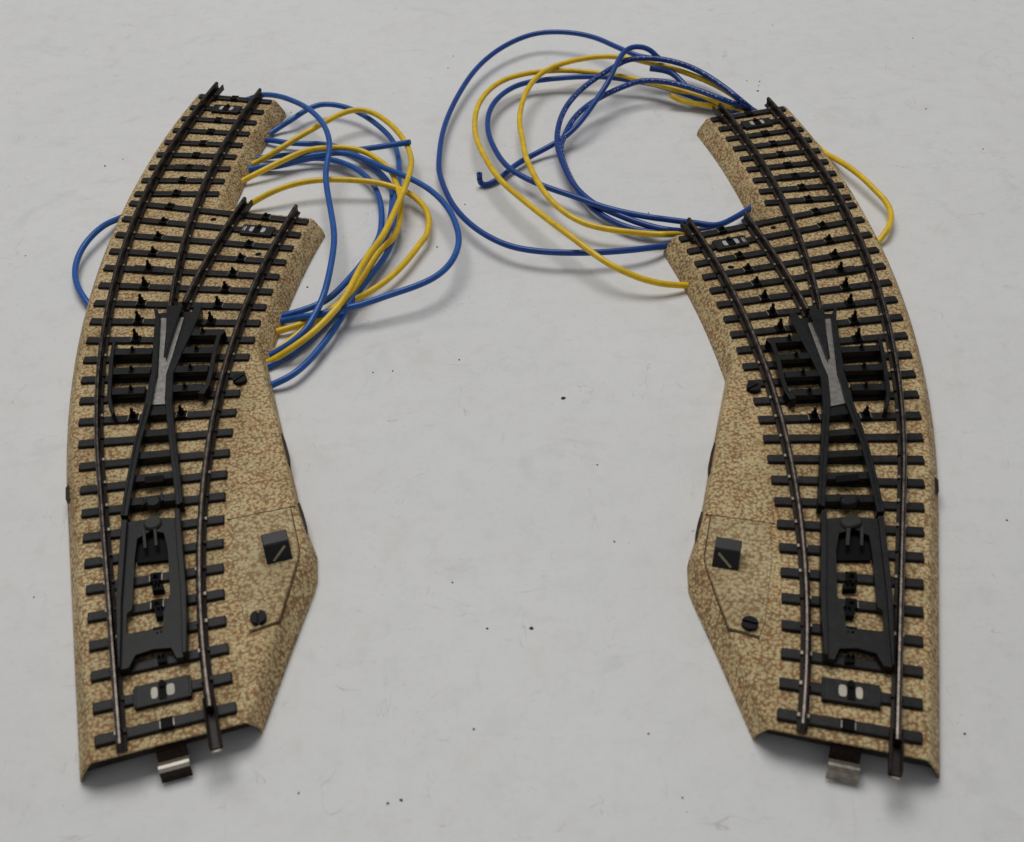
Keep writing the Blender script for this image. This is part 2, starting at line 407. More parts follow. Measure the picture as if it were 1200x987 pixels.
    up_.add(q0+q1, [(0, 1, 2, 3), (7, 6, 5, 4)]+[(i, (i+1) % 4, 4+(i+1) % 4, 4+i) for i in range(4)])
    part('end_shade_block', up_, M_UNDER)
    # ---- sleepers with their contact studs
    pinA = {13: 2.9, 17: 3.3, 18: 3.2, 19: 3.0, 20: 3.0, 21: 2.9, 22: 2.0, 23: 1.8, 24: 1.4, 25: 1.1, 26: 1.1, 27: 1.1, 28: .9, 29: .7, 30: .7, 31: .7, 32: .6, 33: 0, 34: .5}
    pinB = {13: 2.9, 18: 3.2, 19: 2.9, 20: 2.5, 21: 2.1, 22: 1.8, 23: 1.4, 24: 0, 25: 1.2}
    pinF = {1: .0, 4: 1.1, 5: 1.0, 6: 1.2}
    def stud(sl, c, dirv, h, plate=True):
        m2 = MB(); dx, dy = dirv; px, py = -dy, dx
        P = lambda u, w: (c[0]+dx*u+px*w, c[1]+dy*u+py*w)
        m2.prism([P(-1.2, -1.3), P(1.2, -1.3), P(1.2, 1.15), P(-1.2, 1.15)], Z_SL-.6, Z_SL+.38)
        for sgn in (-1, 1):
            if random.random() < .62:
                m2.prism([P(sgn*1.3-.1, -1.0), P(sgn*1.3+.1, -1.0), P(sgn*1.3+.1, .7), P(sgn*1.3-.1, .7)], Z_SL-.4, Z_SL+.16, 1)
        if h > 0:
            m2.prism([P(-.6, -.4), P(.6, -.4), P(.6, .7), P(-.6, .7)], Z_SL, Z_SL+h*.55)
            m2.prism([P(-.36, -.15), P(.36, -.15), P(.3, .5), P(-.3, .5)], Z_SL+h*.5, Z_SL+h)
        link('contact_stud', m2, [M_STUD, M_TINDULL], sl, own)
    W = 2.55
    for i in range(34):
        k = i+1; mb = MB()
        if k <= 25: a, c = A(T.sA[i], -13.8), B(T.sB[i], 13.6)
        else: a, c = A(T.sE[k-26], -13.7), A(T.sE[k-26], 13.5)
        mb.bar(a, c, W, Z_BED-.4, Z_SL)
        d = math.hypot(c[0]-a[0], c[1]-a[1]); dv = ((c[0]-a[0])/d, (c[1]-a[1])/d)
        sl = part('sleeper', mb, M_SLEEPER, xf=own, bevel=.28, seg=2)
        P = lambda t: (a[0]+dv[0]*t, a[1]+dv[1]*t)
        if k <= 25:
            if k in pinA: stud(sl, P(13.8), dv, pinA[k])
            if k in pinB: stud(sl, P(d-13.6), dv, pinB[k])
            if k in pinF: stud(sl, P(d/2+.2), dv, pinF[k])
        else: stud(sl, P(d/2), dv, pinA[k])
        # wide contact plates that replace the plain sleeper here and there
        def plate(cc, half, wid, holes):
            m3 = MB(); px, py = -dv[1], dv[0]
            Q = lambda u, w: (cc[0]+dv[0]*u+px*w, cc[1]+dv[1]*u+py*w)
            m3.prism([Q(-half, -wid), Q(half, -wid), Q(half, wid), Q(-half, wid)], Z_BED-.3, Z_SL+.22)
            if holes:
                for e in (-1, 1):
                    m3.prism([Q(e*half*.97-.35, -wid*.8), Q(e*half*.97+.35, -wid*.8), Q(e*half*.97+.35, wid*.8), Q(e*half*.97-.35, wid*.8)], Z_SL, Z_SL+.3)
                pl = link('contact_plate', m3, M_SLEEPER, sl, own, bevel=.15)
                for u in holes:
                    m4 = MB(); rw = holes[u]
                    pts = []
                    for q in range(16):
                        an = 2*math.pi*q/16; cu = math.copysign(abs(math.cos(an))**.6, math.cos(an)); cw = math.copysign(abs(math.sin(an))**.6, math.sin(an))
                        pts.append(Q(u+cu*rw, cw*wid*.52))
                    m4.prism(pts, Z_SL+.1, Z_SL+.27)
                    link('contact_pad', m4, M_CREAM if k == 2 else M_PAD, sl, own)
                m5 = MB(); m5.prism([Q(-.75, -wid*.75), Q(.75, -wid*.75), Q(.75, wid*.8), Q(-.75, wid*.8)], Z_SL, Z_SL+.34)
                m5.prism([Q(-.4, wid*.3), Q(.4, wid*.3), Q(.4, wid*.9), Q(-.4, wid*.9)], Z_SL, Z_SL+.8)
                link('contact_stud', m5, M_STUD, sl, own)
            else:
                link('contact_plate', m3, M_SLEEPER, sl, own, bevel=.15)
        if k == 2: plate(P(d/2), 5.6, 2.7, {-1.6: .66, 1.6: .8})
        if k == 33: plate(P(d/2), 5.0, 2.4, {-1.6: .9, 1.6: .9})
        if k == 24: plate(P(d-13.6), 5.0, 2.4, {-1.6: .9, 1.6: .9, -3.9: .22, -4.6: .22})
        if k == 28: plate(P(d/2), 5.0, 1.45, None)
        if k == 21: plate(P(13.8), 4.9, 1.45, None)
    # ---- rails: hollow section with foot, web and rounded head, clips pressed up beside each sleeper
    prof = [(-1.05, Z_SL-.2), (-1.05, Z_SL+.25), (-.42, Z_SL+.55), (-.40, 9.1), (-.56, 9.45), (-.56, 9.95), (-.36, 10.25), (0, 10.33), (.36, 10.25), (.56, 9.95), (.56, 9.45), (.40, 9.1), (.42, Z_SL+.55), (1.05, Z_SL+.25), (1.05, Z_SL-.2)]
    pm = [0, 0, 0, 0, 0, 1, 1, 1, 1, 0, 0, 0, 0, 0, 0]
    def rail(L, R, off, s0, s1, clips, foot=None):
        mb = MB(); n = max(8, int((s1-s0)/4)); pts = []
        for i in range(n+1):
            s = s0+(s1-s0)*i/n; x, y = tpath(s, L, R, off); nx, ny = tnorm(s, L, R); pts.append((x, y, nx, ny))
        mb.sweep(pts, prof, pm)
        for s in clips:
            if not (s0+.5 < s < s1-.5): continue
            x, y = tpath(s, L, R, off); nx, ny = tnorm(s, L, R); tx, ty = -ny, nx
            for e in (-1, 1):
                Q = lambda u, w: (x+nx*u+tx*w, y+ny*u+ty*w)
                a_, b_ = (.62, 1.15) if e > 0 else (-1.15, -.62)
                mb.prism([Q(a_, -.42), Q(b_, -.42), Q(b_, .42), Q(a_, .42)], Z_SL, Z_SL+.75+.2*random.random(), 2 if random.random() < .5 else 0)
        return part('rail', mb, [M_WEB, M_HEAD, M_TINDULL], xf=own, bevel=0)
    allA = T.sA+T.sE
    jf = (lambda s: s == T.mir)
    L_ = T.mir == 1
    offc = [s for s in allA]
    def clipA(off): return [s+(-off)*0 for s in (T.sA[i]+(T.sB[i]-T.sA[i])*(off+13.8)/60.0 for i in range(25))]+T.sE
    frontA, frontB = (T.sA[0]-4.2, T.sB[0]-.5) if L_ else (T.sA[0]-3.5, T.sB[0]-3.4)
    rA = rail(T.L, T.R2, -G, frontA, endE+(2.6 if L_ else .9), clipA(-G))
    rB = rail(0, T.R1, G, frontB, endI+(1.2 if L_ else 2.8), T.sB)
    frog_s = T.sA[17]+.5
    rC = rail(T.L, T.R2, G, frog_s-2.5, endE+(.6 if L_ else 2.2), clipA(G)[17:])
    rD = rail(0, T.R1, -G, T.sB[18]-3.0, endI+(2.4 if L_ else .8), T.sB[18:])
    # joiners: on the rail that is on the right-hand side looking at the piece from its end
    def joiner(r, L, R, off, s0, s1):
        mb = MB(); pts = []
        for i in range(4):
            s = s0+(s1-s0)*i/3; x, y = tpath(s, L, R, off); nx, ny = tnorm(s, L, R); pts.append((x, y, nx, ny))
        for pr in ([(-1.25, 7.25), (-1.25, 7.6), (1.25, 7.6), (1.25, 7.25)], [(-1.25, 7.5), (-1.25, 9.0), (-.9, 9.2), (-.75, 9.0), (-.85, 7.5)], [(.85, 7.5), (.75, 9.0), (.9, 9.2), (1.25, 9.0), (1.25, 7.5)]):
            mb.sweep(pts, pr, [0]*len(pr))
        # worn bright lip at the mouth
        m0 = s0 if abs(s0-sum(T.sA)/25) > abs(s1-sum(T.sA)/25) else s1
        x, y = tpath(m0, L, R, off); nx, ny = tnorm(m0, L, R); sg = -1 if m0 == s0 else 1; tx, ty = -ny*sg, nx*sg
        mb.prism([(x-nx*1.1+tx*.0, y-ny*1.1+ty*.0), (x+nx*1.1, y+ny*1.1), (x+nx*1.0+tx*.5, y+ny*1.0+ty*.5), (x-nx*1.0+tx*.5, y-ny*1.0+ty*.5)], 6.9, 7.3, 1)
        link('rail_joiner', mb, [M_WEB, M_TINDULL], r, own)
    if L_:
        joiner(rB, 0, T.R1, G, frontB-8.2, frontB+3); joiner(rA, T.L, T.R2, -G+.95, endE-5, endE+3.0); joiner(rD, 0, T.R1, -G+.9, endI-5, endI+3.0)
    else:
        joiner(rA, T.L, T.R2, -G, frontA-6.2, frontA+3); joiner(rC, T.L, T.R2, G+1.2, endE-6, endE+3.0); joiner(rB, 0, T.R1, G+1.2, endI-6, endI+3.4)
    # ---- frog: black moulding carrying closure rails, wing rails and the bright flangeway floor
    fr = MB()
    fr.prism([(3.4, 95.5), (9.7, 94.5), (11.0, 105), (14.5, 115.5), (21.3, 131.4), (20.2, 134.0), (17.0, 134.8), (13.0, 136.0), (9.2, 136.6), (7.4, 115), (6.6, 109)], Z_SL-.2, 8.55)
    fr.prism([(12.7, 136.7), (17.0, 135.4), (13.8, 125.8), (10.3, 113.8), (11.5, 125)], 8.4, 10.35)
    def band(cl, w): fr.path(cl, w, 7.4, 10.1)
    wl = [(-3.9, 58.6), (-1.9, 69.5), (.7, 82.4), (3.0, 91), (4.4, 96.5), (6.9, 108.6), (7.7, 115.2), (9.0, 126), (9.9, 132.5), (9.6, 137.2)]
    fr.path(wl, [1.7, 1.8, 1.8, 1.8, 1.8, 1.5, 1.4, 1.4, 1.3, .9], 7.2, 10.05)
    wr = [(8.6, 58.4), (8.85, 69.3), (9.1, 82.2), (9.4, 92), (9.6, 97), (10.8, 107), (13.9, 115.8), (17.2, 124), (20.0, 131.3), (21.2, 134.2)]
    fr.path(wr, [1.7, 1.8, 1.8, 1.8, 2.0, 1.9, 2.4, 2.6, 2.7, 1.8], 7.2, 10.05)
    # raised lips on the closure rails
    fr.path([(x-.45, y) for x, y in wl[:5]], .7, 10.0, 10.35); fr.path([(x+.45, y) for x, y in wr[:5]], .7, 10.0, 10.35)
    # crossbars between the closure rails
    def mid(i, x):
        a, c = tpath(SL.sA[i], SL.L, SL.R2, -13.8), tpath(SL.sB[i], 0, SL.R1, 13.6)
        t = (x-a[0])/(c[0]-a[0]); return (x, a[1]+(c[1]-a[1])*t)
    for i, x0, x1 in ((8, -2.6, 8.6), (9, -1.2, 8.8), (10, .2, 8.9), (11, 1.6, 9.1), (12, 3.2, 9.3)):
        fr.bar(mid(i, x0), mid(i, x1), 2.5, 7.0, 8.9)
    frog = part('frog', fr, M_PLASTIC, bevel=.16)
    fl = MB(); fl.prism([(5.15, 97.2), (8.55, 96.4), (9.85, 107.8), (16.7, 131.6), (15.5, 132.2), (10.4, 115.2), (9.8, 115.6), (12.3, 132.9), (10.6, 133.4), (8.55, 115.7), (7.75, 108.6)], 8.5, 8.95)
    part('flangeway_plate', fl, M_TIN, parent=frog, bevel=.06)
    kb = MB(); kb.disc((2.75, 61.9), 2.0, 8.3, 9.7, 8, ch=.5)
    for e in (-2.4, 2.1): kb.prism([(2.75+e-.35, 61.6), (2.75+e+.35, 61.6), (2.75+e+.3, 64.2), (2.75+e-.3, 64.2)], 8.6, 9.3)
    part('pivot_knob', kb, M_PLASTIC, parent=frog, bevel=.12)
    bk = MB(); bk.prism([(1.3, 68.8), (5.7, 68.0), (5.9, 70.3), (1.5, 71.1)], 8.2, 9.15)
    part('stop_block', bk, M_STUD, parent=frog, bevel=.15)
    # ---- guard rails on raised bars, left and right of the frog
    g1 = MB(); gl = [(-2.0, 125.6), (-2.6, 123), (-3.3, 118), (-4.2, 109), (-4.8, 102), (-4.5, 97.6), (-4.0, 95.4)]
    g1.path(gl, [.7, 1.0, 1.1, 1.1, 1.1, 1.0, .6], 7.3, 10.25)
    for i, x0, x1 in ((13, -4.4, 4.2), (14, -3.7, 6.2), (15, -2.7, 7.3)):
        g1.bar(mid(i, x0), mid(i, x1), 2.7, 8.2, 9.75)
    gA = part('guard_rail', g1, M_PLASTIC, bevel=.15)
    g2 = MB(); gr = [(26.3, 120.6), (24.9, 118.8), (23.2, 113.2), (20.8, 103), (19.6, 99.2), (17.6, 96.0)]
    g2.path(gr, [1.6, 1.2, 1.2, 1.2, 1.3, 1.8], 7.3, 10.2)
    for i, x0, x1 in ((13, 10.4, 18.4), (14, 11.6, 20.6), (15, 13.9, 23.2), (16, 16.2, 26.4)):
        g2.bar(mid(i, x0), mid(i, x1), 2.7, 8.2, 9.75)
    gB = part('guard_rail', g2, M_PLASTIC, bevel=.15)
    for gg, lst in ((gA, [(13, None, 'A'), (14, None, 'A'), (15, None, 'A')]), (gB, [(13, None, 'B'), (14, None, 'B'), (15, None, 'B'), (16, None, 'B')])):
        for i, _, w in lst:
            a, c = tpath(SL.sA[i], SL.L, SL.R2, -13.8), tpath(SL.sB[i], 0, SL.R1, 13.6)
            d = math.hypot(c[0]-a[0], c[1]-a[1]); dv = ((c[0]-a[0])/d, (c[1]-a[1])/d)
            t = 13.8 if w == 'A' else d-13.6; cx, cy = a[0]+dv[0]*t, a[1]+dv[1]*t
            m6 = MB(); Q = lambda u, v_: (cx+dv[0]*u-dv[1]*v_, cy+dv[1]*u+dv[0]*v_)
            m6.prism([Q(-.6, -1.0), Q(.6, -1.0), Q(.6, .8), Q(-.6, .8)], 9.6, 9.95)
            m6.prism([Q(-.34, -.1), Q(.34, -.1), Q(.26, .6), Q(-.26, .6)], 9.7, 11.0)
            part('contact_stud', m6, M_STUD, parent=gg)
    # ---- switch tongue: the moving plate with two blades
    tg = MB()
    O = [(-4.3, 57.4), (2, 57), (7.8, 55.2), (7.0, 46), (6.5, 33.5), (6.1, 28), (5.6, 22), (5.0, 15.2), (3.6, 15.4), (2.8, 18.4), (-.7, 19.2), (-4.4, 18.8), (-5.9, 16.0), (-7.7, 16.0), (-7.8, 22.6), (-7.4, 30), (-7.0, 34), (-5.8, 46)]
    I = [(-1.7, 51.5), (1.5, 53), (4.2, 51.5), (4.6, 46), (3.9, 33), (2.1, 28.3), (1.8, 25.0), (1.6, 24.2), (1.2, 24.0), (.6, 24.0), (-1.5, 24.2), (-4, 24.6), (-5.4, 24.9), (-5.7, 25.2), (-5.8, 26.0), (-5.3, 30.5), (-4.2, 31.2), (-2.6, 46)]
    tg.ring(O, I, 7.7, 9.0)
    tongue = part('switch_tongue', tg, M_TONGUE, bevel=.14)
    b1 = MB(); b1.path([(-3.9, 57.3), (-5.2, 46), (-6.55, 34), (-7.25, 22.6), (-7.6, 15.8)], [1.3, 1.25, 1.15, .8, .3], 7.5, 10.15)
    part('tongue_blade', b1, M_TONGUE, parent=tongue, bevel=.18)
    b2 = MB(); b2.path([(7.9, 57.0), (7.4, 46), (6.9, 33.5), (6.3, 25), (5.4, 15.4)], [1.2, 1.3, 1.3, 1.2, .9], 7.5, 10.15)
    part('tongue_blade', b2, M_TONGUE, parent=tongue, bevel=.18)
    pk = MB(); pk.disc((2.1, 55.0), 2.05, 8.8, 9.7, 20, ch=.35)
    part('pivot_knob', pk, M_GREY, parent=tongue)
    for e in (-.15, 2.3):
        pr = MB(); pr.prism([(e-.35, 47.8), (e+.35, 47.8), (e+.45, 53.6), (e-.25, 53.6)], 8.7, 9.35)
        part('spring_prong', pr, M_GREY, parent=tongue, bevel=.1)
    pit = MB(); pit.prism([(-2.5, 45.6), (4.4, 44.4), (4.2, 52), (1.4, 53.4), (-1.8, 52)], Z_BED-.1, Z_SL+.12)  # black plate paints the shade over the sleeper under the tongue's arch
    part('well_shade_plate', pit, M_STUD)
    # dark mechanism visible through the opening
    for (x, y, w, h) in ((1.6, 29.5, 2.6, 2.4), (.9, 22.6, 2.6, 1.8), (1.4, 36.6, 2.4, 1.6), (.6, 17.0, 1.8, 1.7)):
        m7 = MB(); m7.prism([(x-w/2, y-h/2), (x+w/2, y-h/2-.3), (x+w/2, y+h/2-.3), (x-w/2, y+h/2)], Z_BED, 8.2)
        for dx in (-.5, .3): m7.prism([(x+dx-.2, y+h/2-.6), (x+dx+.2, y+h/2-.6), (x+dx+.15, y+h/2), (x+dx-.15, y+h/2)], 8.1, 9.0)
        part('contact_block', m7, M_STUD)
    # ---- drive box: cover plate, lever, screws, tabs
    cv = MB(); cv.prism([(19.2, 53.0), (32.6, 52.4), (32.4, 39.0), (31.6, 36.0), (25.0, 20.2), (18.7, 19.4), (18.0, 23.5), (18.0, 41.4)], Z_BED-.2, 6.95)
    cover = part('drive_cover', cv, M_COVER, bevel=.18)
    gv = MB()
    edge = [(18.2, 53.35), (34.0, 52.7)]
    gv.path(edge, .2, Z_BED-.2, 6.68); gv.path([(32.85, 52.2), (32.65, 39.0), (31.85, 35.8), (25.2, 19.9), (18.6, 19.05)], .22, Z_BED-.2, 6.68)
    part('cover_joint', gv, M_JOINT)
    lv = MB(); x0, x1 = 25.0, 30.7
    pr = [(36.35, 6.8), (38.2, 10.8), (38.7, 11.05), (42.0, 11.05), (42.6, 6.8)]
    vs = [(x0, y, z) for y, z in pr]+[(x1, y, z) for y, z in pr]; n5 = 5
    lv.add(vs, [(4, 3, 2, 1, 0), (5, 6, 7, 8, 9)]+[(i, (i+1) % 5, 5+(i+1) % 5, 5+i) for i in range(5)])
    lever = part('hand_lever', lv, M_LEVER, bevel=.22, seg=3)
    ln = MB(); y_ = lambda z: 36.35+(z-6.8)*(1.85/4.0)
    p0, p1 = (26.6, 7.5), (29.6, 10.1); dx, dz = p1[0]-p0[0], p1[1]-p0[1]; L5 = math.hypot(dx, dz); ux, uz = -dz/L5*.22, dx/L5*.22
    q = [(p0[0]+ux, p0[1]+uz), (p1[0]+ux, p1[1]+uz), (p1[0]-ux, p1[1]-uz), (p0[0]-ux, p0[1]-uz)]
    ln.add([(x, y_(z)-.10, z) for x, z in q]+[(x, y_(z)+.1, z) for x, z in q], [(0, 1, 2, 3), (7, 6, 5, 4)]+[(i, (i+1) % 4, 4+(i+1) % 4, 4+i) for i in range(4)])
    part('direction_mark', ln, M_LINE, parent=lever)
    def screw(c, r, z0, z1, ang):
        mb = MB(); n = 28; g = .26; ca, sa = math.cos(ang), math.sin(ang)
        for sgn in (-1, 1):                       # two half heads leave a real slot between them
            pts = []; a0 = math.asin(g/r)
            for i in range(n//2+1):
                an = a0+(math.pi-2*a0)*i/(n//2); x, y = r*math.cos(an), sgn*r*math.sin(an); pts.append((c[0]+x*ca-y*sa, c[1]+x*sa+y*ca))
            mb.prism(pts, z0, z1)
        mb.disc(c, r-.1, z0-.3, z0+.35, n, ch=.05)
        part('screw', mb, M_SCREW, bevel=.22)
    screw((27.8, 102.2), 1.85, Z_BED, 7.75, .55 if L_ else 2.27)
    screw((21.0, 21.9), 1.75, 6.8, 7.9, 1.45 if L_ else .1)
    for ya, yb in ((81.5, 69.8), (56.0, 45.6)):
        tb = MB(); tb.prism([(34.4, ya-.2), (35.2, ya), (35.5, ya-4), (35.55, yb+2.5), (35.2, yb), (34.4, yb+.2)], 2.6, 4.2)
        part('side_tab', tb, M_RUST_SHADE, bevel=.1)
    tb = MB(); tb.prism([(-17.0, 80.0), (-17.8, 79), (-17.9, 75), (-17.0, 73.8)], 1.6, 4.0); part('side_tab', tb, M_RUST_SHADE, bevel=.1)
    for c in ((30.4, 183.1), (40.9, 159.4)):
        hl = MB(); hl.disc(c, .95, Z_BED-.2, Z_BED+.04, 16, ch=.02); part('peg_hole', hl, M_STUD)
    # ---- springy centre contact tongue at the near end
    cl = MB(); prof2 = [(2.0, 5.2), (-1.6, 5.0), (-2.7, 4.5), (-3.3, 3.3), (-3.7, 2.5), (-4.3, 2.6), (-4.8, 3.3), (-5.4, 3.75), (-6.0, 3.6), (-6.4, 3.0), (-6.6, 1.5), (-7.1, .6)]
    for i in range(len(prof2)-1):
        (ya, za), (yb, zb) = prof2[i], prof2[i+1]
        d = math.hypot(yb-ya, zb-za); ny_, nz_ = (zb-za)/d*.13, -(yb-ya)/d*.13
        x0, x1 = -3.0, 2.9
        cl.add([(x0, ya-ny_, za-nz_), (x1, ya-ny_, za-nz_), (x1, yb-ny_, zb-nz_), (x0, yb-ny_, zb-nz_), (x0, ya+ny_, za+nz_), (x1, ya+ny_, za+nz_), (x1, yb+ny_, zb+nz_), (x0, yb+ny_, zb+nz_)],
               [(0, 1, 2, 3), (7, 6, 5, 4), (0, 4, 5, 1), (1, 5, 6, 2), (2, 6, 7, 3), (3, 7, 4, 0)], 1 if i < 4 else (2 if i > 8 else 0))
    part('contact_tongue', cl, [M_SPRING if L_ else M_TINDULL, M_RUST_SHADE, M_RUST_SHADE if L_ else M_TINDULL])  # left piece: lit lip and shaded foot are coloured in; upper curve is rust
    return root

build_turnout(SL, 'sand-coloured turnout curving away to the right, its hand lever box on its right side')
build_turnout(SR, 'sand-coloured turnout curving away to the left, its hand lever box on its left side')

